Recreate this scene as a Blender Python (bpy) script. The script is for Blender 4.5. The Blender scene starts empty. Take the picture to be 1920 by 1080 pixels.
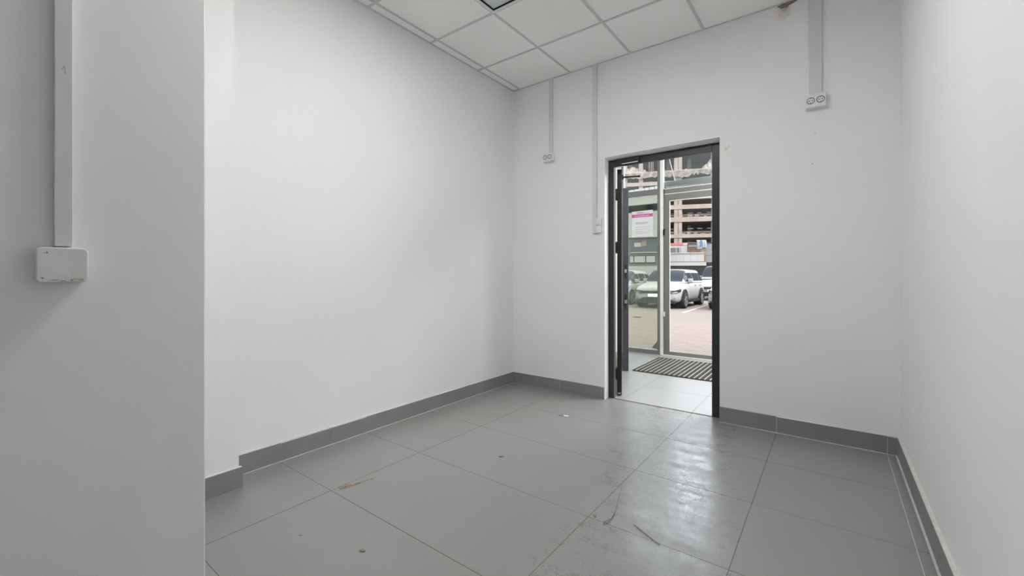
import bpy, bmesh, math, random
from mathutils import Vector, Matrix
random.seed(7)
S = bpy.context.scene
COL = S.collection

# ------------------------------------------------------------------ camera
H = 3.093                      # ceiling height
cam_d = bpy.data.cameras.new('camera'); cam = bpy.data.objects.new('camera', cam_d); COL.objects.link(cam)
cam_d.sensor_fit = 'HORIZONTAL'; cam_d.sensor_width = 36.0
cam_d.lens = 794.79 / 1920 * 36
cam_d.shift_y = -25.05 / 1920
cam_d.clip_start = 0.02; cam_d.clip_end = 500
cam.location = (2.6961, -3.6082, 1.1451)
cam.rotation_euler = (math.pi / 2, 0, 0.6457)
S.camera = cam

# ------------------------------------------------------------------ world, sun, daylight
S.view_settings.view_transform = 'Standard'; S.view_settings.look = 'None'
S.view_settings.gamma = 1.0; S.view_settings.use_curve_mapping = False
S.view_settings.exposure = 0.0
S.cycles.use_denoising = True
S.cycles.max_bounces = 14; S.cycles.diffuse_bounces = 8; S.cycles.glossy_bounces = 4
S.cycles.transparent_max_bounces = 16
S.cycles.caustics_reflective = False; S.cycles.caustics_refractive = False

W = bpy.data.worlds.new('world'); S.world = W; W.use_nodes = True
wn = W.node_tree.nodes; wl = W.node_tree.links
bg = wn['Background']
sky = wn.new('ShaderNodeTexSky'); sky.sky_type = 'NISHITA'; sky.sun_disc = False
sky.sun_elevation = math.radians(52); sky.sun_rotation = math.radians(110)
sky.air_density = 1.0; sky.dust_density = 2.5
haze = wn.new('ShaderNodeMix'); haze.data_type = 'RGBA'; haze.inputs['Factor'].default_value = 0.88    # bright thin cloud over the clear sky
haze.inputs['B'].default_value = (1.0, 0.98, 0.95, 1)
wl.new(sky.outputs[0], haze.inputs['A']); wl.new(haze.outputs['Result'], bg.inputs[0]); bg.inputs[1].default_value = 6.0

SUN_DIR = Vector((0.80, -0.30, 1.10)).normalized()      # towards the sun
sd = bpy.data.lights.new('sun', 'SUN'); sd.energy = 4.5; sd.angle = math.radians(0.6); sd.color = (1.0, 0.94, 0.89)
sun = bpy.data.objects.new('sun', sd); COL.objects.link(sun)
sun.rotation_euler = SUN_DIR.to_track_quat('Z', 'Y').to_euler()

# ------------------------------------------------------------------ materials
def new_mat(name):
    m = bpy.data.materials.new(name); m.use_nodes = True
    return m, m.node_tree.nodes, m.node_tree.links, m.node_tree.nodes['Principled BSDF']

def mat(name, col, rough=0.5, metal=0.0, var=0.06, scale=8.0, bump=0.0, bscale=60.0, spec=0.5, rvar=0.0):
    """principled material whose colour, gloss and relief wander a little with procedural noise"""
    m, n, l, b = new_mat(name)
    tc = n.new('ShaderNodeTexCoord')
    nz = n.new('ShaderNodeTexNoise'); nz.inputs['Scale'].default_value = scale; nz.inputs['Detail'].default_value = 5
    l.new(tc.outputs['Object'], nz.inputs['Vector'])
    rp = n.new('ShaderNodeValToRGB')
    rp.color_ramp.elements[0].position = 0.3; rp.color_ramp.elements[1].position = 0.7
    rp.color_ramp.elements[0].color = tuple(c * (1 - var) for c in col) + (1,)
    rp.color_ramp.elements[1].color = tuple(min(1, c * (1 + var)) for c in col) + (1,)
    l.new(nz.outputs['Fac'], rp.inputs['Fac']); l.new(rp.outputs['Color'], b.inputs['Base Color'])
    b.inputs['Roughness'].default_value = rough; b.inputs['Metallic'].default_value = metal
    b.inputs['Specular IOR Level'].default_value = spec
    if rvar:
        mr = n.new('ShaderNodeMapRange'); mr.inputs['To Min'].default_value = rough - rvar; mr.inputs['To Max'].default_value = rough + rvar
        l.new(nz.outputs['Fac'], mr.inputs['Value']); l.new(mr.outputs[0], b.inputs['Roughness'])
    if bump:
        n2 = n.new('ShaderNodeTexNoise'); n2.inputs['Scale'].default_value = bscale; n2.inputs['Detail'].default_value = 4
        l.new(tc.outputs['Object'], n2.inputs['Vector'])
        bp = n.new('ShaderNodeBump'); bp.inputs['Strength'].default_value = bump; bp.inputs['Distance'].default_value = 0.002
        l.new(n2.outputs['Fac'], bp.inputs['Height']); l.new(bp.outputs[0], b.inputs['Normal'])
    return m

def math_node(n, l, op, a, b=None, c=None):
    x = n.new('ShaderNodeMath'); x.operation = op
    for i, v in enumerate((a, b, c)):
        if v is None: continue
        if isinstance(v, (int, float)): x.inputs[i].default_value = v
        else: l.new(v, x.inputs[i])
    return x.outputs[0]

def marked(m, dots=(), lines=()):
    """adds wear marks to a wall material: dots (centre, radius, colour, amount) and scratches (start, end, width, colour, amount)"""
    n, l = m.node_tree.nodes, m.node_tree.links
    b = n['Principled BSDF']; cur = b.inputs['Base Color'].links[0].from_socket
    geo = n.new('ShaderNodeNewGeometry')
    nz = n.new('ShaderNodeTexNoise'); nz.inputs['Scale'].default_value = 90; nz.inputs['Detail'].default_value = 3
    l.new(geo.outputs['Position'], nz.inputs['Vector'])
    wob = math_node(n, l, 'MULTIPLY_ADD', nz.outputs['Fac'], 1.4, 0.3)
    def blend(cur, mask, col, amt):
        mx = n.new('ShaderNodeMix'); mx.data_type = 'RGBA'
        f = math_node(n, l, 'MULTIPLY', mask, amt)
        l.new(f, mx.inputs['Factor']); l.new(cur, mx.inputs['A']); mx.inputs['B'].default_value = tuple(col) + (1,)
        return mx.outputs['Result']
    for c, r, col, amt in dots:
        v = n.new('ShaderNodeVectorMath'); v.operation = 'DISTANCE'; l.new(geo.outputs['Position'], v.inputs[0]); v.inputs[1].default_value = c
        d = math_node(n, l, 'MULTIPLY', v.outputs['Value'], wob)
        mr = n.new('ShaderNodeMapRange'); mr.inputs['From Min'].default_value = r; mr.inputs['From Max'].default_value = r * 0.5
        l.new(d, mr.inputs['Value']); cur = blend(cur, mr.outputs[0], col, amt)
    for a, e, w, col, amt in lines:
        a = Vector(a); e = Vector(e); t = (e - a).normalized(); L = (e - a).length
        s = n.new('ShaderNodeVectorMath'); s.operation = 'SUBTRACT'; l.new(geo.outputs['Position'], s.inputs[0]); s.inputs[1].default_value = a
        dt = n.new('ShaderNodeVectorMath'); dt.operation = 'DOT_PRODUCT'; l.new(s.outputs[0], dt.inputs[0]); dt.inputs[1].default_value = t
        ln = n.new('ShaderNodeVectorMath'); ln.operation = 'LENGTH'; l.new(s.outputs[0], ln.inputs[0])
        d2 = math_node(n, l, 'SUBTRACT', math_node(n, l, 'POWER', ln.outputs['Value'], 2), math_node(n, l, 'POWER', dt.outputs['Value'], 2))
        near = math_node(n, l, 'LESS_THAN', math_node(n, l, 'MULTIPLY', d2, wob), w * w)
        on = math_node(n, l, 'MULTIPLY', math_node(n, l, 'GREATER_THAN', dt.outputs['Value'], 0), math_node(n, l, 'LESS_THAN', dt.outputs['Value'], L))
        cur = blend(cur, math_node(n, l, 'MULTIPLY', near, on), col, amt)
    l.new(cur, b.inputs['Base Color'])
    return m

def floor_mat(name, lo, hi, r_lo, r_hi, s_hi, s_lo):
    """grey porcelain with dust and scuffs that mostly change the gloss"""
    m, n, l, b = new_mat(name)
    geo = n.new('ShaderNodeNewGeometry')
    def noise(scale, det, rough=0.55, dist=0.0, stretch=None):
        x = n.new('ShaderNodeTexNoise'); x.inputs['Scale'].default_value = scale; x.inputs['Detail'].default_value = det
        x.inputs['Roughness'].default_value = rough; x.inputs['Distortion'].default_value = dist
        if stretch:
            mp = n.new('ShaderNodeMapping'); mp.inputs['Rotation'].default_value = (0, 0, stretch[0]); mp.inputs['Scale'].default_value = (stretch[1], 1, 1)
            l.new(geo.outputs['Position'], mp.inputs['Vector']); l.new(mp.outputs[0], x.inputs['Vector'])
        else: l.new(geo.outputs['Position'], x.inputs['Vector'])
        return x.outputs['Fac']
    def remap(v, a, b_, c, d):
        r = n.new('ShaderNodeMapRange'); r.inputs['From Min'].default_value = a; r.inputs['From Max'].default_value = b_
        r.inputs['To Min'].default_value = c; r.inputs['To Max'].default_value = d; l.new(v, r.inputs['Value']); return r.outputs[0]
    big = noise(2.2, 4, 0.6); fine = noise(110, 4, 0.7); mid = noise(13, 8, 0.8)
    s1 = noise(9, 5, 0.7, stretch=(0.5, 0.12)); s2 = noise(11, 5, 0.7, stretch=(-0.9, 0.10))
    tone = math_node(n, l, 'ADD', math_node(n, l, 'MULTIPLY', big, 0.6), math_node(n, l, 'MULTIPLY', fine, 0.4))
    rp = n.new('ShaderNodeValToRGB'); rp.color_ramp.elements[0].position = 0.34; rp.color_ramp.elements[1].position = 0.66
    rp.color_ramp.elements[0].color = lo + (1,); rp.color_ramp.elements[1].color = hi + (1,)
    l.new(tone, rp.inputs['Fac']); l.new(rp.outputs['Color'], b.inputs['Base Color'])
    scuff = math_node(n, l, 'ADD', math_node(n, l, 'MULTIPLY', mid, 0.5), math_node(n, l, 'ADD', math_node(n, l, 'MULTIPLY', s1, 0.25), math_node(n, l, 'MULTIPLY', s2, 0.25)))
    grit = math_node(n, l, 'ADD', math_node(n, l, 'MULTIPLY', scuff, 0.7), math_node(n, l, 'MULTIPLY', fine, 0.3))
    # the trodden way in from the door is more scuffed than the rest
    sep = n.new('ShaderNodeSeparateXYZ'); l.new(geo.outputs['Position'], sep.inputs[0])
    dx = math_node(n, l, 'ABSOLUTE', math_node(n, l, 'SUBTRACT', math_node(n, l, 'MULTIPLY_ADD', sep.outputs['Y'], 0.20, sep.outputs['X']), 1.72))
    path = remap(math_node(n, l, 'ADD', dx, math_node(n, l, 'MULTIPLY', big, 0.35)), 0.62, 0.34, 0.10, 1.0)
    mean = (r_lo + r_hi) / 2
    dev = remap(grit, 0.42, 0.58, -(r_hi - r_lo) / 2, (r_hi - r_lo) / 2)
    l.new(math_node(n, l, 'MULTIPLY_ADD', dev, path, mean), b.inputs['Roughness'])
    b.inputs['Specular IOR Level'].default_value = (s_hi + s_lo) / 2
    bp = n.new('ShaderNodeBump'); bp.inputs['Strength'].default_value = 0.08; bp.inputs['Distance'].default_value = 0.001
    l.new(math_node(n, l, 'MULTIPLY', grit, path), bp.inputs['Height']); l.new(bp.outputs[0], b.inputs['Normal'])
    return m

def glass_mat(name, tint, haze=0.0, haze_col=(0.6, 0.66, 0.64), spec=1.0):
    m, n, l, b = new_mat(name)
    out = n['Material Output']; n.remove(b)
    tr = n.new('ShaderNodeBsdfTransparent'); tr.inputs[0].default_value = tint + (1,)
    gl = n.new('ShaderNodeBsdfGlossy'); gl.inputs['Roughness'].default_value = 0.02
    fr = n.new('ShaderNodeFresnel'); fr.inputs['IOR'].default_value = 1.45
    nz = n.new('ShaderNodeTexNoise'); nz.inputs['Scale'].default_value = 3
    mx = n.new('ShaderNodeMixShader')
    l.new(math_node(n, l, 'MULTIPLY', fr.outputs[0], spec), mx.inputs[0]); l.new(tr.outputs[0], mx.inputs[1]); l.new(gl.outputs[0], mx.inputs[2])
    res = mx.outputs[0]
    if haze:        # a pale diffuse veil mixed over the pane
        df = n.new('ShaderNodeBsdfTranslucent'); df.inputs[0].default_value = haze_col + (1,)
        d2 = n.new('ShaderNodeBsdfDiffuse'); d2.inputs[0].default_value = haze_col + (1,)
        dm = n.new('ShaderNodeMixShader'); dm.inputs[0].default_value = 0.4
        l.new(df.outputs[0], dm.inputs[1]); l.new(d2.outputs[0], dm.inputs[2])
        m2 = n.new('ShaderNodeMixShader')
        l.new(math_node(n, l, 'MULTIPLY_ADD', nz.outputs['Fac'], haze * 0.4, haze * 0.8), m2.inputs[0])
        l.new(res, m2.inputs[1]); l.new(dm.outputs[0], m2.inputs[2]); res = m2.outputs[0]
    l.new(res, out.inputs['Surface'])
    return m

M = {}
WALL = (0.835, 0.835, 0.835)
M['wall'] = mat('white_wall_paint', WALL, 0.75, var=0.012, scale=1.6, bump=0.10, bscale=35, spec=0.25)
M['wall_far'] = marked(mat('white_wall_paint_marked', WALL, 0.75, var=0.012, scale=1.6, bump=0.10, bscale=35, spec=0.25),
    dots=[((2.624, 0, 2.045), 0.006, (.25, .24, .23), .7), ((2.598, 0, 1.974), 0.007, (.2, .2, .2), .8), ((2.59, 0, 1.915), 0.009, (.25, .25, .25), .8),
          ((2.622, 0, 1.715), 0.006, (.3, .3, .3), .7), ((2.605, 0, 2.125), 0.012, (.5, .5, .48), .5),
          ((2.043, 0, 2.118), 0.016, (.45, .55, .33), .6), ((2.062, 0, 2.133), 0.012, (.45, .55, .33), .6),
          ((2.42, 0.004, 3.03), 0.06, (.62, .56, .52), .55), ((2.43, 0.004, 3.06), 0.03, (.42, .33, .28), .6)],
    lines=[((2.505, 0, 1.868), (2.565, 0, 1.8), 0.0035, (.62, .62, .61), .7), ((2.585, 0, 1.585), (2.535, 0, 1.43), 0.0035, (.6, .6, .59), .7),
           ((2.27, 0, 1.84), (2.36, 0, 1.855), 0.003, (.66, .67, .68), .6)])
M['plaster'] = mat('pale_reveal_plaster', (0.88, 0.90, 0.92), 0.8, var=0.03, scale=9, bump=0.3, bscale=50, spec=0.2)
M['ceil_tile'] = mat('mineral_ceiling_tile', (0.92, 0.92, 0.91), 0.9, var=0.01, scale=4, bump=0.15, bscale=140, spec=0.1)
M['grid'] = mat('grey_ceiling_grid', (0.60, 0.60, 0.60), 0.5, var=0.02)
M['floor'] = floor_mat('grey_porcelain_tile', (0.252, 0.253, 0.246), (0.266, 0.266, 0.259), 0.14, 0.48, 1.05, 1.0)
M['floor_v'] = floor_mat('daylit_porcelain_tile', (0.355, 0.36, 0.36), (0.385, 0.39, 0.39), 0.29, 0.33, 0.6, 0.58)  # room tile in a lighter tone, lobby daylight put into the colour
M['grout'] = mat('brown_grout', (0.17, 0.135, 0.115), 0.9, var=0.25, scale=30)
M['grout_white'] = mat('white_grout', (0.66, 0.65, 0.63), 0.9, var=0.1, scale=30)
M['skirt'] = mat('grey_skirting_tile', (0.235, 0.238, 0.24), 0.45, var=0.06, scale=6, rvar=0.05, bump=0.05)
M['plastic'] = mat('white_plastic', (0.78, 0.79, 0.80), 0.38, var=0.015, scale=5)
M['duct'] = mat('grey_white_trunking', (0.66, 0.67, 0.68), 0.42, var=0.015, scale=5)
M['box'] = mat('painted_box_plastic', (0.72, 0.72, 0.725), 0.5, var=0.03, scale=40, bump=0.2, bscale=120)
M['dirt'] = mat('grime', (0.23, 0.20, 0.17), 0.9, var=0.3, scale=60)
M['crust'] = mat('chipped_paint_edge', (0.52, 0.48, 0.42), 0.9, var=0.25, scale=120)
M['dark_slot'] = mat('dark_socket_hole', (0.03, 0.03, 0.03), 0.6)
M['socket_line'] = mat('grey_socket_rim', (0.13, 0.13, 0.14), 0.5)
M['char'] = mat('charcoal_metal', (0.021, 0.022, 0.025), 0.42, var=0.1, scale=20)
M['leaf'] = mat('grey_blue_door_paint', (0.075, 0.08, 0.095), 0.35, var=0.06, scale=6)
M['leaf_edge'] = mat('dark_door_edge', (0.018, 0.017, 0.017), 0.5, var=0.1)
M['black'] = mat('black_plastic', (0.012, 0.011, 0.011), 0.4, var=0.15)
M['steel'] = mat('brushed_steel', (0.62, 0.63, 0.65), 0.3, metal=1.0, var=0.05)
M['alu'] = mat('grey_aluminium', (0.19, 0.195, 0.185), 0.42, var=0.05, scale=4)
M['alu_white'] = mat('white_aluminium', (0.86, 0.86, 0.82), 0.4, var=0.02)
M['flash'] = mat('pale_sill_metal', (0.80, 0.86, 0.86), 0.5, var=0.04)
M['glass'] = glass_mat('clear_pane', (0.95, 0.96, 0.95))
M['glass_t'] = glass_mat('veiled_green_pane', (0.72, 0.755, 0.69), haze=0.06, haze_col=(.62, .63, .57))
M['glass_up'] = glass_mat('upper_pane', (0.90, 0.92, 0.91), haze=0.05)
M['mat_rub'] = mat('black_brown_rubber', (0.035, 0.030, 0.026), 0.9, var=0.3, scale=60)
M['mat_bar'] = mat('pale_scraper_bar', (0.42, 0.38, 0.33), 0.45, var=0.1, scale=60)
M['paper'] = mat('white_paper', (0.82, 0.83, 0.83), 0.8, var=0.02)
M['magenta'] = mat('magenta_print', (0.62, 0.10, 0.38), 0.7, var=0.03)
M['ink'] = mat('grey_print', (0.16, 0.17, 0.22), 0.8, var=0.05)
M['inklite'] = mat('pale_grey_print', (0.45, 0.46, 0.5), 0.8, var=0.05)
M['opal'] = mat('grey_opal_sheet', (0.62, 0.66, 0.69), 0.3, var=0.03)
M['pan'] = mat('grey_light_pan', (0.34, 0.36, 0.38), 0.5, var=0.03)
M['ground'] = mat('pinkish_pavement', (0.092, 0.075, 0.066), 0.9, var=0.08, scale=0.8, bump=0.3, bscale=30, spec=0.2)
M['paver'] = mat('pinkish_paver', (0.097, 0.079, 0.070), 0.9, var=0.06, scale=2.5, bump=0.3, bscale=60, spec=0.2)
M['joint'] = mat('paver_joint_sand', (0.084, 0.069, 0.061), 0.95, spec=0.2)
M['paint_line'] = mat('white_road_paint', (0.17, 0.165, 0.155), 0.8, var=0.08, spec=0.2)
M['car'] = mat('white_car_paint', (0.150, 0.150, 0.150), 0.4, var=0.01, spec=0.2)
M['car_glass'] = mat('dark_car_glass', (0.024, 0.030, 0.038), 0.15, var=0.1, scale=2, spec=0.14)
M['car_trim'] = mat('dark_car_trim', (0.010, 0.0095, 0.009), 0.6, spec=0.12)
M['tyre'] = mat('tyre_rubber', (0.009, 0.0085, 0.008), 0.85, spec=0.1)
M['rim'] = mat('alloy_rim', (0.14, 0.14, 0.138), 0.4, metal=0.3, spec=0.2)
M['lamp_glass'] = mat('lamp_lens', (0.08, 0.085, 0.095), 0.2, spec=0.2)
M['conc'] = mat('beige_concrete', (0.128, 0.106, 0.095), 0.9, var=0.2, scale=0.6, spec=0.2)
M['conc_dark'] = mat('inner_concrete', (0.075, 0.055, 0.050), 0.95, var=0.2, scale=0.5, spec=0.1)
M['rubble'] = mat('beige_rubble', (0.125, 0.110, 0.098), 0.95, var=0.4, scale=2.5, spec=0.1)
M['white_panel'] = mat('white_sheet_metal', (0.155, 0.152, 0.15), 0.5, var=0.05, scale=1, spec=0.2)
M['red'] = mat('faded_red_sheet', (0.20, 0.055, 0.048), 0.5, var=0.1, spec=0.15)
M['cabin'] = mat('grey_green_cabin', (0.040, 0.050, 0.047), 0.5, var=0.08, spec=0.2)
M['brick'] = mat('brown_brick', (0.115, 0.080, 0.062), 0.9, var=0.25, scale=3, spec=0.15)
M['grey_sheet'] = mat('grey_sheet_metal', (0.090, 0.094, 0.100), 0.5, var=0.05, spec=0.2)
M['blue'] = mat('blue_cloth', (0.045, 0.062, 0.125), 0.8, spec=0.15)
M['cloth'] = mat('white_cloth', (0.150, 0.156, 0.172), 0.8, spec=0.15)
M['teal'] = mat('teal_sheet', (0.10, 0.36, 0.33), 0.6)
M['brownleaf'] = mat('brown_dirt', (0.30, 0.22, 0.16), 0.9, var=0.3, scale=60)

# ------------------------------------------------------------------ builders
def bx(bm, x0, x1, y0, y1, z0, z1, mtx=None):
    v = [bm.verts.new(p) for p in ((x0, y0, z0), (x1, y0, z0), (x1, y1, z0), (x0, y1, z0), (x0, y0, z1), (x1, y0, z1), (x1, y1, z1), (x0, y1, z1))]
    if mtx is not None:
        for q in v: q.co = mtx @ q.co
    for f in ((3, 2, 1, 0), (4, 5, 6, 7), (0, 1, 5, 4), (1, 2, 6, 5), (2, 3, 7, 6), (3, 0, 4, 7)):
        bm.faces.new([v[i] for i in f])
    return v

def cyl(bm, c, axis, r, h, seg=20, r2=None):
    """cylinder (or cone) from point c along axis"""
    axis = Vector(axis).normalized(); q = axis.to_track_quat('Z', 'Y').to_matrix()
    r2 = r if r2 is None else r2
    c = Vector(c); a = []; b = []
    for i in range(seg):
        t = 2 * math.pi * i / seg
        d = q @ Vector((math.cos(t), math.sin(t), 0))
        a.append(bm.verts.new(c + d * r)); b.append(bm.verts.new(c + d * r2 + axis * h))
    bm.faces.new(a[::-1]); bm.faces.new(b)
    for i in range(seg):
        j = (i + 1) % seg; bm.faces.new((a[i], a[j], b[j], b[i]))

def ring(bm, c, axis, ro, ri, h, seg=24):
    axis = Vector(axis).normalized(); q = axis.to_track_quat('Z', 'Y').to_matrix(); c = Vector(c)
    L = []
    for r, z in ((ri, 0), (ro, 0), (ro, h), (ri, h)):
        L.append([bm.verts.new(c + q @ Vector((r * math.cos(2 * math.pi * i / seg), r * math.sin(2 * math.pi * i / seg), z))) for i in range(seg)])
    for k in range(4):
        A = L[k]; B = L[(k + 1) % 4]
        for i in range(seg):
            j = (i + 1) % seg; bm.faces.new((A[i], A[j], B[j], B[i]))

def prism(bm, pts, ext):
    """extrude the polygon pts (3-D) by the vector ext"""
    ext = Vector(ext)
    a = [bm.verts.new(p) for p in pts]; b = [bm.verts.new(Vector(p) + ext) for p in pts]
    n = len(a)
    bm.faces.new(a[::-1]); bm.faces.new(b)
    for i in range(n):
        j = (i + 1) % n; bm.faces.new((a[i], a[j], b[j], b[i]))

def obj(name, bm, material, parent=None, bevel=0.0, seg=2, smooth=False, kind=None, label=None):
    bmesh.ops.recalc_face_normals(bm, faces=bm.faces[:])
    if bevel:
        bmesh.ops.bevel(bm, geom=[e for e in bm.edges if len(e.link_faces) == 2 and e.calc_face_angle(0) > 0.5], offset=bevel, segments=seg, affect='EDGES', profile=0.5, clamp_overlap=True)
    me = bpy.data.meshes.new(name); bm.to_mesh(me); bm.free()
    if smooth:
        for p in me.polygons: p.use_smooth = True
    me.materials.append(material)
    o = bpy.data.objects.new(name, me); COL.objects.link(o)
    if parent is not None: o.parent = parent
    if kind: o['kind'] = kind
    if label: o['label'] = label
    return o

def box_obj(name, dims, material, parent=None, **k):
    bm = bmesh.new(); bx(bm, *dims); return obj(name, bm, material, parent, **k)

def tag(o, label, cat, group=None):
    o['label'] = label; o['category'] = cat
    if group: o['group'] = group
    return o

def thing(name, label, cat, loc=(0, 0, 0), rz=0.0, group=None):
    o = bpy.data.objects.new(name, None); COL.objects.link(o); o.empty_display_size = 0.1
    o.location = loc; o.rotation_euler = (0, 0, rz)
    return tag(o, label, cat, group)

def struct_empty(name, loc=(0, 0, 0)):
    o = bpy.data.objects.new(name, None); COL.objects.link(o); o.location = loc; o['kind'] = 'structure'; return o

# ------------------------------------------------------------------ room shell
XR = 3.046          # right wall
YB = -5.5           # wall behind the camera
TOP = H + 0.15
box_obj('wall_left', (-0.25, -0.010, -2.64, 0.21, -0.05, TOP), M['wall'], kind='structure')
# shallow pilaster on the left wall; its edge leans slightly
bm = bmesh.new()
prism(bm, [(-0.25, -2.672, -0.05), (0.157, -2.672, -0.05), (0.157, -3.14, -0.05), (-0.25, -3.14, -0.05)], (0, 0, TOP + 0.05))
for v in bm.verts:
    if v.co.z > 1 and v.co.y > -2.8: v.co.y -= 0.03
obj('wall_pilaster', bm, M['wall'], kind='structure')
# partition wall close to the camera
box_obj('wall_partition', (-0.25, 1.2, YB, -3.147, -0.05, TOP), M['wall'], kind='structure', bevel=0.004)
box_obj('wall_right', (XR, XR + 0.2, YB, 0.21, -0.05, TOP), M['wall'], kind='structure')
# far wall with the door opening
OX0, OX1, OZ = 1.034, 2.0, 2.222
bm = bmesh.new()
bx(bm, -0.25, OX0, 0.006, 0.20, -0.05, TOP); bx(bm, OX1, XR + 0.2, 0.006, 0.20, -0.05, TOP)
prism(bm, [(OX0, 0.006, OZ), (OX0, 0.20, OZ - 0.03), (OX0, 0.20, TOP), (OX0, 0.006, TOP)], (OX1 - OX0, 0, 0))
obj('wall_far', bm, M['wall_far'], kind='structure')
# thin plaster lining of the door opening
bm = bmesh.new()
bx(bm, OX0 - 0.003, OX0 + 0.004, 0.005, 0.088, 0.0, OZ)
prism(bm, [(OX0, 0.0045, OZ + 0.002), (OX0, 0.088, OZ - 0.012), (OX0, 0.088, OZ - 0.018), (OX0, 0.0045, OZ - 0.004)], (OX1 - OX0, 0, 0))
obj('trim_1', bm, M['plaster'], kind='structure')
# wall behind the camera
box_obj('wall_near', (1.0, XR + 0.2, YB - 0.2, YB, -0.05, TOP), M['wall'], kind='structure')

# ------------------------------------------------------------------ floor tiles
bm = bmesh.new(); bx(bm, -0.02, XR + 0.02, YB, 2.62, -0.12, -0.0010)
floor = obj('floor', bm, M['grout'], kind='structure')
tile_no = 0
def tile(x0, x1, y0, y1, m, par, z0=-0.008, z1=0.0, g=0.0016, name='tile'):
    dz = random.uniform(-0.0003, 0.0003)
    bm = bmesh.new(); bx(bm, x0 + g, x1 - g, y0 + g, y1 - g, z0, z1 + dz)
    return obj(name, bm, m, par)
XS = [-0.02, 0.578, 1.778, 2.378, 2.980, XR + 0.01]
YS = [0.094, -0.588, -1.189, -1.790, -2.391, -2.992, -3.593, -4.194, -4.795, YB]
for j in range(len(YS) - 1):
    for i in range(len(XS) - 1):
        if XS[i + 1] <= 1.2 and YS[j] < -3.1: continue
        tile(XS[i], XS[i + 1], YS[j + 1], YS[j], M['floor'], floor)
# entrance lobby tiles, a recess kept for the grille mat
MX0, MX1, MY0, MY1 = 0.800, 1.96, 1.29, 2.275
XV = [0.16, 0.578, 1.160, 1.770, 2.378, 2.98, 3.58, 4.18, 4.78, 5.38, 6.2]
YV = [0.094, 0.68, MY0, MY1, 2.50]
for j in range(4):
    for i in range(len(XV) - 1):
        x0, x1 = XV[i], XV[i + 1]
        if j == 2:
            if i == 1: x1 = MX0
            elif i == 2: continue
            elif i == 3: x0 = MX1
            if x0 >= x1 : continue
            if i == 3: x0 = MX1; x1 = XV[4]
        tile(x0, x1, YV[j], YV[j + 1], M['floor_v'], floor)
# white grout line along the walls and in the last column
bm = bmesh.new()
bx(bm, -0.004, 0.006, -2.6, 0.0, -0.006, 0.0022); bx(bm, 2.0, XR - 0.01, -0.012, -0.004, -0.006, 0.0022)
bx(bm, 2.9785, 2.9815, YB, -0.004, -0.006, 0.0004); bx(bm, XR - 0.026, XR - 0.017, YB, 0, -0.006, 0.0022)
obj('grout_line', bm, M['grout_white'], floor)

# ------------------------------------------------------------------ skirting tiles
BH = 0.113
def skirting(name, backing, pieces):
    bm = bmesh.new(); bx(bm, *backing); o = obj(name, bm, M['grout_white'], kind='structure')
    for p in pieces: box_obj('tile', p, M['skirt'], o)
    return o
g = 0.0014
ys = [0.0, -0.587, -1.786, -2.384, -2.64]
skirting('baseboard_left', (-0.011, -0.0005, -2.645, 0.006, 0, BH + .003), [(-0.011, 0.002 + random.uniform(-.0006, .0006), b + g, a - g, 0.003, BH - (.004 if i == 2 else 0)) for i, (a, b) in enumerate(zip(ys, ys[1:]))])
skirting('baseboard_pilaster', (0.155, 0.1685, -3.146, -2.664, 0, BH + .003), [(0.156, 0.170, -3.146, -2.658, 0.003, BH)])
skirting('baseboard_far', (-0.01, 1.024, -0.0035, 0.007, 0, BH + .003), [(0.002, .568 - g, -.005, .007, .003, BH), (.568 + g, 1.006 - g, -.005, .007, .003, BH), (1.006 + g, 1.03, -.005, .007, .003, BH - .004)])
skirting('baseboard_right', (2.003, XR - .01, -0.0035, 0.007, 0, BH + .003), [(2.0, 2.379 - g, -.006, .007, .003, BH + .004), (2.379 + g, 2.982 - g, -.005, .007, .003, BH), (2.982 + g, XR - .012, -.005, .007, .003, BH - .003)])
yr = [-0.008, -0.6, -1.8, -3.0, -4.2, YB]
skirting('baseboard_side', (XR - .0155, XR + .002, YB, 0.004, 0, BH + .004), [(XR - .017, XR - .002, b + g, a - g, .003, BH) for a, b in zip(yr, yr[1:])])

# ------------------------------------------------------------------ ceiling
box_obj('ceiling', (-0.25, XR + 0.2, YB - .2, 0.21, TOP, TOP + 0.12), M['wall'], kind='structure')
ceil = bpy.data.objects['ceiling']
SX, DY = 0.0825, -0.5706
cx = [-0.01, SX, SX + .6, SX + 1.2, SX + 1.8, SX + 2.4, XR]
cy = [0.006, DY] + [DY - .6 * k for k in range(1, 9)] + [YB]
b2 = 0.0095
for j in range(len(cy) - 1):
    for i in range(len(cx) - 1):
        if cx[i + 1] < 1.2 and cy[j] < -3.2: continue
        if (round((cx[i] - SX) / .6), round((DY - cy[j]) / .6)) in ((1, 1), (2, 2)): continue
        box_obj('ceiling_tile', (cx[i] + .004, cx[i + 1] - .004, cy[j + 1] + .004, cy[j] - .004, H + .004, H + .019), M['ceil_tile'], ceil)
for x in cx[1:-1]:
    box_obj('grid_bar', (x - b2, x + b2, (-3.1 if x < 1.2 else YB), 0.006, H - .0015, H + .0035), M['grid'], ceil)
for y in cy[1:-1]:
    xs = [0.0045] + cx[1:-1] + [XR - .0145]
    for a, b in zip(xs, xs[1:]):
        if b < 1.25 and y < -3.1: continue
        box_obj('grid_bar', (a + (b2 if a > .01 else 0), b - (b2 if b < XR - .02 else 0), y - b2, y + b2, H - .001, H + .0035), M['grid'], ceil)
bm = bmesh.new()
bx(bm, -0.0105, 0.004, -2.65, 0.006, H - .001, H + .004); bx(bm, -0.0105, XR, -0.007, 0.0065, H - .001, H + .004); bx(bm, XR - .014, XR + .001, YB, 0, H - .001, H + .004)
obj('edge_angle', bm, M['grid'], ceil)
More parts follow.
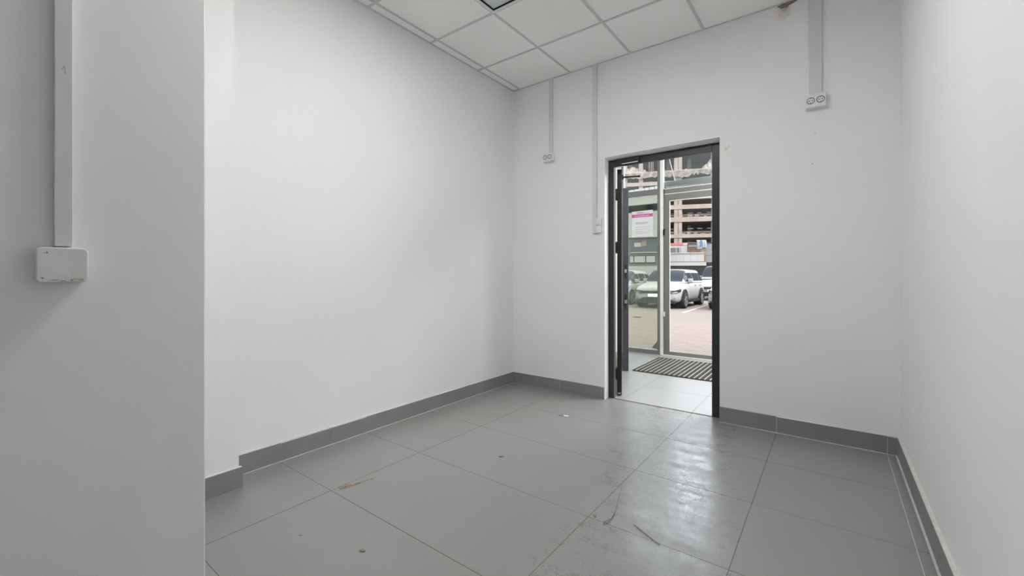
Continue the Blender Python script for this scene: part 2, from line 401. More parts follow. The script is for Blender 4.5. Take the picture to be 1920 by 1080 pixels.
# recessed lights of one make: the one in the frame is switched off, the lit one is added to brighten the room
lit, n_, l_, b_ = new_mat('added_panel_diffuser')
b_.inputs['Base Color'].default_value = (.9, .9, .9, 1); b_.inputs['Emission Color'].default_value = (1, .985, .97, 1); b_.inputs['Emission Strength'].default_value = 38.0
def ceiling_light(label, x, y, on):
    lt = thing('ceiling_light', label, 'light', (x, y, H))
    bm = bmesh.new(); e, i_ = .298, .279
    for a in ((-e, e, -e, -i_), (-e, e, i_, e), (-e, -i_, -i_, i_), (i_, e, -i_, i_)): bx(bm, a[0], a[1], a[2], a[3], -.006, .002)
    obj('frame', bm, M['plastic'], lt, bevel=.002)
    bm = bmesh.new()
    for a in ((-i_ - .01, i_ + .01, -i_ - .01, -i_), (-i_ - .01, i_ + .01, i_, i_ + .01), (-i_ - .01, -i_, -i_, i_), (i_, i_ + .01, -i_, i_)): bx(bm, a[0], a[1], a[2], a[3], .002, .09)
    bx(bm, -i_ - .01, i_ + .01, -i_ - .01, i_ + .01, .09, .10)
    obj('pan', bm, M['pan'], lt)
    if on:
        box_obj('diffuser', (-i_, i_, -i_, i_, .004, .012), lit, lt); return lt
    box_obj('diffuser', (-i_ + .006, i_ - .006, -i_ + .006, i_ - .006, .009, .013), M['opal'], lt)
    bm = bmesh.new()
    for a in ((-i_, i_, -i_, -i_ + .006), (-i_, i_, i_ - .006, i_), (-i_, -i_ + .006, -i_, i_), (i_ - .006, i_, -i_, i_)): bx(bm, a[0], a[1], a[2], a[3], .001, .012)
    obj('shadow_gap', bm, M['car_trim'], lt)

ceiling_light('square recessed ceiling light with grey diffuser, switched off, at top edge of photo', SX + .9, DY - .9, False)
ceiling_light('added lit square ceiling panel above the middle of the floor, out of sight', SX + 1.5, DY - 1.5, True)

# ------------------------------------------------------------------ inner door (frame and leaf standing open into the lobby)
FY0, FY1 = 0.090, 0.130
dr = struct_empty('door_1', (OX0, FY0, 0))
def F(o):       # world coordinates to the door's own
    o.location = -Vector(dr.location); return o
bm = bmesh.new()
bx(bm, OX0, 1.089, FY0, FY1, 0, 2.2); bx(bm, 1.927, OX1 - .003, FY0, FY1, 0, 2.2); bx(bm, 1.089, 1.927, FY0, FY1, 2.142, 2.2)
F(obj('door_frame', bm, M['char'], dr, bevel=.002))
F(box_obj('threshold_strip', (1.089, 1.927, FY0 - .004, FY0 + .012, -.004, .003), M['dirt'], dr))
# leaf, thrown right back so that little more than its hinge edge shows
def leaf_kit(root, origin, direction):
    m4 = Matrix.Translation(origin) @ Matrix.Rotation(math.atan2(direction[1], direction[0]), 4, 'Z')      # local x along the leaf, +y to its left
    def make(name, dims, m, bevel=0.0, label=None):
        bm = bmesh.new(); bx(bm, *dims, mtx=m4); o = obj(name, bm, m, root, bevel=bevel, label=label); o.location = -Vector(root.location); return o
    return m4, make
m4, leafpart = leaf_kit(dr, (1.121, 0.20, 0), (-0.4005, 0.950))
leafpart('door_leaf', (0.004, 0.885, 0.0, 0.042, 0.012, 2.137), M['leaf'], .0015)
leafpart('leaf_edge', (-0.003, 0.004, 0.001, 0.041, 0.013, 2.136), M['leaf_edge'], .001)
leafpart('edge_guide', (-0.006, -0.003, 0.010, 0.034, 0.022, 0.034), M['steel'], label='small steel guide at the foot of the leaf edge')
# hinges
for z in (0.21, 1.40, 1.90):
    bm = bmesh.new(); cyl(bm, (1.078, 0.187, z - .055), (0, 0, 1), .010, .11, 12)
    bx(bm, 1.074, 1.110, .1895, .1945, z - .045, z + .045); bx(bm, 1.066, 1.080, .1300, .187, z - .045, z + .045)
    F(obj('hinge', bm, M['black'], dr))
# closer body on the frame head, and its arm
bm = bmesh.new(); bx(bm, 1.100, 1.335, FY0 - .022, FY0 + .002, 2.146, 2.198); F(obj('closer_body', bm, M['black'], dr, bevel=.004))
bm = bmesh.new(); bx(bm, 1.175, 1.325, FY0 - .024, FY0 - .0215, 2.1475, 2.154); F(obj('closer_edge', bm, M['alu_white'], dr, label='pale lower edge of the black door closer'))
bm = bmesh.new(); p0 = Vector((1.045, FY0 + .01, 2.155)); p1 = Vector((1.185, FY0 + .02, 2.139)); cyl(bm, p0, p1 - p0, .007, (p1 - p0).length, 10); F(obj('closer_link', bm, M['steel'], dr))
bm = bmesh.new(); p0 = Vector((1.022, .455, 2.122)); p1 = Vector((1.202, .466, 2.110)); d = p1 - p0
cyl(bm, p0, d, .008, d.length, 10); cyl(bm, p0 - Vector((0, 0, .02)), (0, 0, 1), .014, .04, 12)
F(obj('closer_arm', bm, M['char'], dr))

# ------------------------------------------------------------------ trunking, sockets, switch
def socket(name, x0, x1, z0, z1, label, group=None, y=0.006):
    t = thing(name, label, 'socket', ((x0 + x1) / 2, y, (z0 + z1) / 2))
    w, h = (x1 - x0) / 2, (z1 - z0) / 2
    bm = bmesh.new(); bx(bm, -w, w, -.042, 0, -h, h); obj('back_box', bm, M['plastic'], t, bevel=.004)
    bm = bmesh.new(); bx(bm, -w + .003, w - .003, -.048, -.041, -h + .003, h - .003); obj('cover_plate', bm, M['plastic'], t, bevel=.002)
    for s in (-1, 1):
        c = s * w * .47; r = min(w * .40, h * .55)
        bm = bmesh.new(); ring(bm, (c, -.048, 0), (0, -1, 0), r, r * .80, .0022)
        o = obj('socket_ring', bm, M['socket_line'], t)
        bm = bmesh.new(); cyl(bm, (c, -.048, 0), (0, -1, 0), r * .8, .0008, 24); obj('socket_well', bm, M['plastic'], t)
        bm = bmesh.new()
        for q in (-1, 1): cyl(bm, (c + q * r * .36, -.0486, 0), (0, -1, 0), r * .15, .0012, 10)
        bx(bm, c - r * .10, c + r * .10, -.0500, -.0486, r * .5, r * .72); bx(bm, c - r * .10, c + r * .10, -.0500, -.0486, -r * .72, -r * .5)
        obj('contact_hole', bm, M['dark_slot'], t)
    return t
socket('wall_socket', 0.392, 0.505, 2.268, 2.352, 'white double socket high on far wall, left of the door', )
socket('wall_socket', 2.552, 2.668, 2.292, 2.388, 'larger white double socket high on far wall, right of the door')

def duct(x0, x1, z0, z1, dep, label, y=0.006, m='duct'):
    t = thing('cable_trunking', label, 'trunking', ((x0 + x1) / 2, y, z0)); w = (x1 - x0) / 2
    bm = bmesh.new(); bx(bm, -w, w, -dep * .7, 0, 0, z1 - z0); obj('base', bm, M[m], t)
    bm = bmesh.new(); bx(bm, -w - .0012, w + .0012, -dep, -dep * .55, 0, z1 - z0); obj('lid', bm, M[m], t, bevel=.0015)
    return t
duct(.446, .486, 2.352, H - .001, .018, 'narrow white cable trunking from ceiling to the small left wall socket')
duct(.926, .964, 1.528, H - .001, .022, 'long white cable trunking running down beside the door to light switch')
duct(2.574, 2.642, 2.388, H - .001, .020, 'broad white cable trunking from ceiling to socket right of door')
sw = thing('light_switch', 'white two-gang light switch at the foot of long trunking, left of door', 'switch', (.988, .006, 1.528))
for k in range(2):
    bm = bmesh.new(); bx(bm, -.0225, .0225, -.026, 0, .002 + k * .069, .067 + k * .069); o = obj('switch_plate', bm, M['plastic'], sw, bevel=.003)
    bm = bmesh.new(); bx(bm, -.014, .014, -.030, -.025, .014 + k * .069, .055 + k * .069); obj('rocker', bm, M['plastic'], o, bevel=.002)

# trunking and blank box on the partition close to the camera
t = thing('cable_trunking', 'wide pale trunking on the near partition wall, running down to blank box', 'trunking', (1.2, -3.443, 1.213))
bm = bmesh.new(); bx(bm, 0, .014, -.0145, .0145, 0, H - 1.213); obj('base', bm, M['duct'], t)
bm = bmesh.new(); bx(bm, .010, .024, -.0155, .0155, 0, H - 1.213); obj('lid', bm, M['duct'], t, bevel=.0015)
bm = bmesh.new()
for a, b in (((-.003, .585), (.001, .592)), ((.001, .592), (.002, .585)), ((.002, .582), (.003, .574))):
    d = Vector((0, b[0] - a[0], b[1] - a[1])); cyl(bm, (.0242, a[0], a[1] - .16 + .0), d, .0005, d.length, 6)
obj('scratch', bm, M['dirt'], t)
jb = thing('junction_box', 'blank white wall box with chipped lower edge, on the near partition', 'box', (1.2, -3.4455, 1.168))
def rrect(w, h, r, seg=6):
    P = []
    for cxx, cyy, a0 in ((w - r, h - r, 0), (-w + r, h - r, 90), (-w + r, -h + r, 180), (w - r, -h + r, 270)):
        for k in range(seg + 1):
            a = math.radians(a0 + 90 * k / seg); P.append((cxx + r * math.cos(a), cyy + r * math.sin(a)))
    return P
bm = bmesh.new(); prism(bm, [(0, a, b) for a, b in rrect(.0425, .0405, .010)], (.022, 0, 0)); obj('back_box', bm, M['box'], jb)
bm = bmesh.new(); prism(bm, [(.022, a, b) for a, b in rrect(.0435, .0415, .011)], (.014, 0, 0)); obj('cover_plate', bm, M['box'], jb, bevel=.003, seg=3)
def blob(bm, c, r, n=9, axis='x', flat=0.0006, sx=1.0, sy=1.0, rot=0.0):
    P = []
    for k in range(n):
        a = 2 * math.pi * k / n; rr = r * random.uniform(.6, 1.15)
        u, v = rr * math.cos(a) * sx, rr * math.sin(a) * sy
        u, v = u * math.cos(rot) - v * math.sin(rot), u * math.sin(rot) + v * math.cos(rot)
        P.append((c[0], c[1] + u, c[2] + v) if axis == 'x' else (c[0] + u, c[1] + v, c[2]))
    prism(bm, P, (flat, 0, 0) if axis == 'x' else (0, 0, flat))
for c_, r_, kw in (((.0358, -.026, .029), .0022, {}), ((.0358, -.030, .0275), .0012, {}), ((.0358, -.0335, -.0305), .0020, dict(sx=1.4)), ((.0358, -.003, -.026), .0008, {}),
                   ((.0358, -.015, -.0355), .008, dict(sx=1.6, sy=.12)), ((.0358, .001, -.0375), .006, dict(sx=1.3, sy=.16)), ((.0358, .015, -.036), .003, dict(sx=.8, sy=.7))):
    bm = bmesh.new(); blob(bm, c_, r_, **kw); obj('chip', bm, M['dirt'], jb)
bm = bmesh.new(); blob(bm, (.0355, .026, -.0345), .011, n=14, sx=1.05, sy=.3, flat=.0008); obj('chipped_edge', bm, M['crust'], jb, label='beige chip in the lower right edge')

# damaged spot where the ceiling meets the far wall
bm = bmesh.new()
prism(bm, [(2.385, .004, 3.082), (2.41, .004, 3.064), (2.425, .004, 3.068), (2.44, .004, 3.060), (2.45, .004, 3.072), (2.52, .004, 3.092), (2.44, .004, 3.0925)], (0, -.012, 0))
tag(obj('plaster_chip', bm, M['dirt']), 'small dark brown broken plaster at the ceiling edge above the right socket', 'damage')

# ------------------------------------------------------------------ litter on the floor
def litter(name, label, cat, m, pts, z=.0006, h=.0015):
    bm = bmesh.new(); prism(bm, [(x, y, z) for x, y in pts], (0, 0, h)); return tag(obj(name, bm, m), label, cat)
def ragged(cx_, cy_, rx, ry, rot, n=14):
    P = []
    for k in range(n):
        a = 2 * math.pi * k / n; q = random.uniform(.65, 1.1)
        u, v = rx * q * math.cos(a), ry * q * math.sin(a)
        P.append((cx_ + u * math.cos(rot) - v * math.sin(rot), cy_ + u * math.sin(rot) + v * math.cos(rot)))
    return P
bm = bmesh.new()
def flat(P, h=.0012): prism(bm, [(x, y, .0006) for x, y in P], (0, 0, h))
flat(ragged(.607, -2.318, .038, .020, 1.2, 22)); flat(ragged(.622, -2.268, .022, .010, 1.3, 16), .0010); flat(ragged(.628, -2.222, .026, .005, 1.45, 14), .0008); flat(ragged(.640, -2.180, .016, .004, 1.3, 12), .0007)
tag(obj('dirt_smear', bm, M['brownleaf'], kind='stuff'), 'smear of dried brown mud on a floor tile near the left wall', 'dirt')
litter('paper_scrap', 'small white paper scrap on the floor in front of the door', 'paper', M['paper'], [(.955, -.60), (.99, -.585), (1.005, -.61), (.968, -.622)], h=.002)
litter('dark_splinter', 'thin dark splinter beside white paper scrap on the floor', 'debris', M['dirt'], [(.925, -.628), (.955, -.607), (.957, -.612), (.927, -.635)], h=.002)
litter('leaf_scrap', 'dark brown leaf scrap in the middle of the grey floor', 'debris', M['dirt'], ragged(1.04, -1.52, .017, .007, .8), h=.003)
litter('leaf_scrap', 'small dark crumb at the lower front of the floor', 'debris', M['dirt'], ragged(1.145, -2.577, .014, .008, .2), h=.003)
litter('leaf_scrap', 'tiny dark crumb on the tile near the pilaster', 'debris', M['dirt'], ragged(.835, -2.68, .006, .003, .6), h=.002)
litter('leaf_scrap', 'dark crumb beside the thin twig on scuffed tile', 'debris', M['dirt'], ragged(1.80, -1.765, .016, .007, 2.3), h=.003)
bm = bmesh.new()
P = [(1.80, -1.44), (1.83, -1.56), (1.865, -1.68), (1.872, -1.74), (1.855, -1.79), (1.862, -1.81), (1.875, -1.77), (1.872, -1.70)]
for a, b in zip(P, P[1:]):
    d = Vector((b[0] - a[0], b[1] - a[1], 0)); cyl(bm, (a[0], a[1], .0025), d, .0009, d.length, 6)
tag(obj('dry_twig', bm, M['dirt']), 'thin looped dry twig on the scuffed floor tile', 'twig')
bm = bmesh.new(); a, b = Vector((1.975, -1.725, .003)), Vector((2.115, -1.80, .003)); cyl(bm, a, b - a, .0018, (b - a).length, 6)
tag(obj('dry_twig', bm, M['brownleaf']), 'straight pale straw lying on the scuffed floor tile', 'twig')

# ------------------------------------------------------------------ entrance lobby
LYF = 2.50
VX0, VX1 = 0.150, 6.20
box_obj('wall_lobby_left', (-2.5, VX0, 0.20, LYF + .06, -.25, 3.5), M['wall'], kind='structure')
box_obj('wall_lobby_right', (VX1, VX1 + 2.0, 0.20, LYF + .06, -.25, 3.5), M['wall'], kind='structure')
box_obj('ceiling_lobby', (VX0 - .1, VX1 + .1, 0.15, LYF + .06, 3.06, 3.5), M['wall'], kind='structure')
lit2, n_, l_, b_ = new_mat('added_lobby_diffuser')
b_.inputs['Base Color'].default_value = (.9, .9, .9, 1); b_.inputs['Emission Color'].default_value = (1, .985, .96, 1); b_.inputs['Emission Strength'].default_value = 62.0
box_obj('wall_lobby_back', (XR + 0.2, VX1, 0.0, 0.20, -.05, 3.5), M['wall'], kind='structure')
for k_, (px, wh) in enumerate(((2.45, 'above the entrance mat'), (4.1, 'further along the lobby'))):  # unseen lamps added to light the lobby and the doorway
    lamp = thing('ceiling_light', 'added lit square lobby ceiling lamp %s, out of sight' % wh, 'light', (px, 1.25, 3.06))
    bm = bmesh.new(); bx(bm, -.32, .32, -.32, .32, -.05, 0); obj('lamp_base', bm, M['plastic'], lamp, bevel=.004)
    bm = bmesh.new(); bx(bm, -.29, .29, -.29, .29, -.075, -.05); obj('diffuser', bm, lit2, lamp)

# a second, grey door standing open in the lobby: its lock edge faces the room
d3 = struct_empty('door_3', (.745, 1.225, 0))
m4b, leafb = leaf_kit(d3, (.7795, 1.228, 0), (-0.405, 0.93))
leafb('door_leaf', (0, .82, 0, .066, .006, 2.172), M['leaf'], .002)
leafb('latch_plate', (-.0015, .001, .022, .044, 1.10, 1.26), M['char'])
leafb('latch_bolt', (-.014, .001, .022, .046, 1.168, 1.208), M['steel'], label='bright steel upper bolt')
leafb('latch_bolt', (-.014, .001, .016, .046, .805, .845), M['steel'], label='bright steel lower bolt')
leafb('latch_plate', (-.0015, .001, .022, .044, .74, .91), M['char'])
leafb('hinge_post', (.83, .90, -.01, .07, 0, 2.25), M['char'])
# shop-front: left window with transom, and the glazed entrance door with transom
wf = struct_empty('window_1', (VX0, LYF, 0))
def Wl(o): o.location = -Vector(wf.location); return o
def wb(name, boxes, m, bevel=.0015, fn=Wl, par=None):
    bm = bmesh.new()
    for q in boxes: bx(bm, *q)
    return fn(obj(name, bm, m, par or wf, bevel=bevel))
Y0, Y1 = LYF, LYF + .055
wb('window_frame', [(.165, .178, Y0, Y1, 0, 3.06), (.703, .742, Y0, Y1, 0, 3.06), (.178, .703, Y0, Y1, 2.297, 2.375), (.178, .703, Y0, Y1, 0.0, .055), (.178, .703, Y0, Y1, 3.0, 3.06)], M['alu'])
wb('white_strip', [(.180, .203, Y0 + .01, Y1 - .01, 0, 3.0)], M['alu_white'])
wb('white_strip', [(.7425, .786, Y0 - .006, Y1, 0, 3.06)], M['alu_white'])
wb('glazing_bead', [(.205, .702, Y0 + .012, Y0 + .026, 2.285, 2.296), (.205, .702, Y0 + .012, Y0 + .026, .0555, .066)], M['flash'])
wb('pane', [(.203, .703, Y0 + .028, Y0 + .034, .066, 2.285)], M['glass_t'], 0)
wb('pane', [(.203, .703, Y0 + .028, Y0 + .034, 2.375, 3.0)], M['glass_up'], 0)
# a grey corner tab at the foot of the pane
bm = bmesh.new(); prism(bm, [(.702, Y0 + .006, .07), (.702, Y0 + .006, .19), (.62, Y0 + .006, .09)], (0, .004, 0)); Wl(obj('corner_tab', bm, M['alu'], wf))

d2 = struct_empty('door_2', (.786, LYF, 0))
def Dl(o): o.location = -Vector(d2.location); return o
DXR = 1.80
wb('door_frame', [(.787, .800, Y0, Y1, 0, 2.36), (DXR, DXR + .06, Y0, Y1, 0, 3.06), (.787, DXR, Y0, Y1, 2.292, 2.355), (.787, DXR, Y0, Y1, 3.0, 3.06)], M['alu'], fn=Dl, par=d2)
wb('door_leaf', [(.803, .868, Y0 + .004, Y1 - .004, .012, 2.280), (DXR - .07, DXR - .003, Y0 + .004, Y1 - .004, .012, 2.280), (.868, DXR - .07, Y0 + .004, Y1 - .004, 2.195, 2.280), (.868, DXR - .07, Y0 + .004, Y1 - .004, .012, .060)], M['alu'], fn=Dl, par=d2)
wb('glazing_bead', [(.868, DXR - .07, Y0 + .010, Y0 + .03, 2.182, 2.1945), (.8685, .876, Y0 + .010, Y0 + .03, .06, 2.182), (.787, DXR, Y0 + .005, Y0 + .03, 2.3555, 2.366), (.803, DXR, Y0 + .005, Y0 + .03, 2.2805, 2.2915)], M['alu_white'], fn=Dl, par=d2)
wb('pane', [(.868, DXR - .07, Y0 + .028, Y0 + .034, .06, 2.195)], M['glass'], 0, fn=Dl, par=d2)
wb('pane', [(.787, DXR, Y0 + .028, Y0 + .034, 2.366, 3.0)], M['glass_up'], 0, fn=Dl, par=d2)
wb('sill', [(.787, DXR + .06, Y0 - .02, Y1 + .02, -.01, .011)], M['alu_white'], fn=Dl, par=d2)
wb('door_hinge', [(.790, .812, Y0 - .016, Y0 + .002, 1.70, 1.79)], M['black'], .003, fn=Dl, par=d2)
wb('door_hinge', [(.790, .812, Y0 - .016, Y0 + .002, .55, .62)], M['flash'], .003, fn=Dl, par=d2)
# fixed glazing on the right of the entrance door
w3 = struct_empty('window_2', (DXR + .06, LYF, 0))
def W3(o): o.location = -Vector(w3.location); return o
wb('window_frame', [(VX1 - .05, VX1, Y0, Y1, 0, 3.06), (3.30, 3.36, Y0, Y1, .055, 3.0), (4.75, 4.81, Y0, Y1, .055, 3.0), (DXR + .06, VX1 - .05, Y0, Y1, 0, .055), (DXR + .06, VX1 - .05, Y0, Y1, 2.297, 2.375), (DXR + .06, VX1 - .05, Y0, Y1, 3.0, 3.06)], M['alu'], fn=W3, par=w3)
wb('pane', [(DXR + .06, VX1 - .05, Y0 + .028, Y0 + .034, .055, 2.297)], M['glass'], 0, fn=W3, par=w3)
wb('pane', [(DXR + .06, VX1 - .05, Y0 + .028, Y0 + .034, 2.375, 3.0)], M['glass_up'], 0, fn=W3, par=w3)
# pale flashing outside below the transom panes, dark bar outside the left pane
box_obj('trim_2', (.787, VX1, Y1 + .002, Y1 + .10, 2.40, 2.475), M['flash'], kind='structure', bevel=.003)
box_obj('trim_3', (.17, .742, Y1 + .02, Y1 + .12, 2.09, 2.185), M['cabin'], kind='structure', bevel=.003)
bm = bmesh.new(); cyl(bm, (.187, Y1 + .01, 0), (0, 0, 1), .012, 2.2, 10)

# poster on the left pane
ps = thing('poster', 'white paper notice with a magenta band taped inside the left shop window', 'poster', (.4755, Y0 + .020, 1.70))
PW, PH = .1555, .385
bm = bmesh.new(); prism(bm, [(-PW, 0, 0), (PW, 0, .004), (PW, 0, PH), (-PW, 0, PH - .004)], (0, -.0012, 0)); obj('sheet', bm, M['paper'], ps)
bm = bmesh.new(); bx(bm, -PW - .004, PW, -.0020, -.0013, .290, .335); o = obj('magenta_band', bm, M['magenta'], ps, label='magenta band with white italic lettering')
bm = bmesh.new()
x = -.115
while x < .10:
    w = random.uniform(.010, .018); h = random.choice((.012, .018, .018))
    prism(bm, [(x, -.0026, .303), (x + w * .6, -.0026, .303), (x + w * .6 + .004, -.0026, .303 + h), (x + .004, -.0026, .303 + h)], (0, .0004, 0)); x += w + .004
obj('lettering', bm, M['paper'], ps)
def print_row(z, h, x0, x1, m, wmin=.006, wmax=.02, gap=.005):
    bm = bmesh.new(); x = x0
    while x < x1:
        w = random.uniform(wmin, wmax); hh = h * random.uniform(.7, 1.0)
        bx(bm, x, min(x + w, x1), -.0020, -.0013, z, z + hh); x += w + gap
    obj('print_line', bm, m, ps)
print_row(.348, .014, -.080, .02, M['ink'], .008, .014, .003); print_row(.351, .007, .024, .115, M['inklite'], .004, .01, .003)
print_row(.200, .020, -.10, .095, M['inklite'], .010, .022, .004); print_row(.190, .007, -.09, .07, M['inklite'])
for z, x1 in ((.142, .12), (.110, .11), (.075, .12), (.052, .09)): print_row(z, .006, -.10, x1, M['inklite'], .01, .03, .004)

# ------------------------------------------------------------------ entrance grille mat
mt = thing('entrance_mat', 'dark ribbed entrance mat with pale scraper bars set before the glazed door', 'mat', ((MX0 + MX1) / 2, (MY0 + MY1) / 2, 0))
hw, hd = (MX1 - MX0) / 2, (MY1 - MY0) / 2
bm = bmesh.new(); bx(bm, -hw + .004, hw - .004, -hd + .004, hd - .004, -.0017, .003); obj('tray', bm, M['mat_rub'], mt)
bm = bmesh.new()
bx(bm, -hw + .002, -hw + .014, -hd + .002, hd - .002, -.0015, .010); bx(bm, hw - .014, hw - .002, -hd + .002, hd - .002, -.0015, .010)
bx(bm, -hw + .014, hw - .014, -hd + .002, -hd + .010, -.0015, .009); bx(bm, -hw + .014, hw - .014, hd - .012, hd - .002, -.0015, .009)
obj('edge_frame', bm, M['mat_rub'], mt)
nb = 21
mesh_b = mesh_r = None
for k in range(nb):
    x = -hw + .035 + (2 * hw - .07) * k / (nb - 1)
    if mesh_b is None:
        bm = bmesh.new(); bx(bm, -.005, .005, -hd + .014, hd - .016, .003, .011); o = obj('scraper_bar', bm, M['mat_bar'], mt); mesh_b = o.data
    else:
        o = bpy.data.objects.new('scraper_bar', mesh_b); COL.objects.link(o); o.parent = mt
    o.location = (x, 0, 0)
    if k < nb - 1:
        if mesh_r is None:
            bm = bmesh.new(); bx(bm, -.012, .012, -hd + .014, hd - .016, .003, .009); o = obj('brush_strip', bm, M['mat_rub'], mt); mesh_r = o.data
        else:
            o = bpy.data.objects.new('brush_strip', mesh_r); COL.objects.link(o); o.parent = mt
        o.location = (x + (2 * hw - .07) / (nb - 1) / 2, 0, 0)

# ------------------------------------------------------------------ outdoors: ground
GZ = -0.20
bm = bmesh.new(); bx(bm, -80, 60, LYF + .06, 120, GZ - .3, GZ - .006)
for v in bm.verts: pass
ground = obj('ground', bm, M['ground'], kind='structure')
box_obj('doorstep', (.3, 2.6, LYF + .065, LYF + .35, GZ - .005, -.02), M['conc'], kind='structure')
bed = box_obj('paver_bed', (-2.4, 2.4, LYF + .06, 8.3, GZ - .01, GZ - .0008), M['joint'], ground)
pm = None
for j in range(22):
    for i in range(12):
        x = -2.4 + .4 * i + (.2 if j % 2 else 0); y = 2.92 + .25 * j - .0
        if x > 2.2: continue
        if y < LYF + .36 and .25 < x < 2.65: continue
        if pm is None:
            bm = bmesh.new(); bx(bm, -.198, .198, -.123, .123, -.004, .004); o = obj('paver', bm, M['paver'], ground); pm = o.data
        else:
            o = bpy.data.objects.new('paver', pm); COL.objects.link(o); o.parent = ground
        o.location = (x, y, GZ - .002 + random.uniform(-.0015, .0015))
for a, b in (((-1.505, 12.07), (-1.75, 17.6)), ((-4.15, 12.2), (-4.35, 17.6)), ((1.2, 12.0), (1.0, 17.5))):
    a = Vector((a[0], a[1], GZ - .006)); b = Vector((b[0], b[1], GZ - .006)); s = (b - a).normalized().cross(Vector((0, 0, 1))) * .06
    bm = bmesh.new(); prism(bm, [a - s, a + s, b + s, b - s], (0, 0, .004)); obj('parking_line', bm, M['paint_line'], ground)

dg = thing('drain_grate', 'small dark drain grate set in the pavement, seen through left pane', 'drain', (-2.224, 9.51, GZ - .006))
for k_ in range(4):
    bm = bmesh.new(); bx(bm, -.10, .10, -.075 + .04 * k_, -.05 + .04 * k_, 0, .012); obj('grate_bar', bm, M['car_trim'], dg)
bm = bmesh.new()
for q in ((-.115, .115, -.09, -.078), (-.115, .115, .078, .09), (-.115, -.10, -.078, .078), (.10, .115, -.078, .078)): bx(bm, *q, 0, .012)
obj('grate_frame', bm, M['car_trim'], dg)

# ------------------------------------------------------------------ cars
def plate(bm, quad, shrink, thick, off=0.0):
    """thin panel lying on the quad, pulled in from its edges and pushed out along its normal"""
    q = [Vector(p) for p in quad]; c = sum(q, Vector()) / len(q)
    nn = (q[1] - q[0]).cross(q[3] - q[0]).normalized()
    r = [c + (p - c) * shrink + nn * off for p in q]
    prism(bm, r, nn * thick)

def wheel(root, x, y, R, side, wdt=.22):
    t = []
    bm = bmesh.new()
    prof = [(.74, -.5), (.95, -.5), (1.0, -.36), (1.0, .36), (.95, .5), (.74, .5)]
    seg = 28; L = []
    for i in range(seg):
        a = 2 * math.pi * i / seg
        L.append([bm.verts.new((x + w * wdt, y + R * r * math.cos(a), R + R * r * math.sin(a))) for r, w in prof])
    for i in range(seg):
        A, B = L[i], L[(i + 1) % seg]
        for k in range(len(prof) - 1): bm.faces.new((A[k], A[k + 1], B[k + 1], B[k]))
    ty = obj('wheel', bm, M['tyre'], root, smooth=False)
    bm = bmesh.new(); s = side
    cyl(bm, (x + s * wdt * .30, y, R), (s, 0, 0), R * .16, wdt * .16, 14)
    ring(bm, (x + s * wdt * .34, y, R), (s, 0, 0), R * .77, R * .68, wdt * .13, 28)
    for k in range(5):
        a = 2 * math.pi * k / 5 + .3
        mtx = Matrix.Translation((x + s * wdt * .34, y, R)) @ Matrix.Rotation(a, 4, 'X')
        bx(bm, -.012, .018, -R * .075, R * .075, R * .08, R * .70, mtx=mtx)
    obj('rim', bm, M['rim'], ty)
    bm = bmesh.new(); cyl(bm, (x - s * wdt * .1, y, R), (s, 0, 0), R * .75, wdt * .3, 24); obj('hub_back', bm, M['car_trim'], ty)

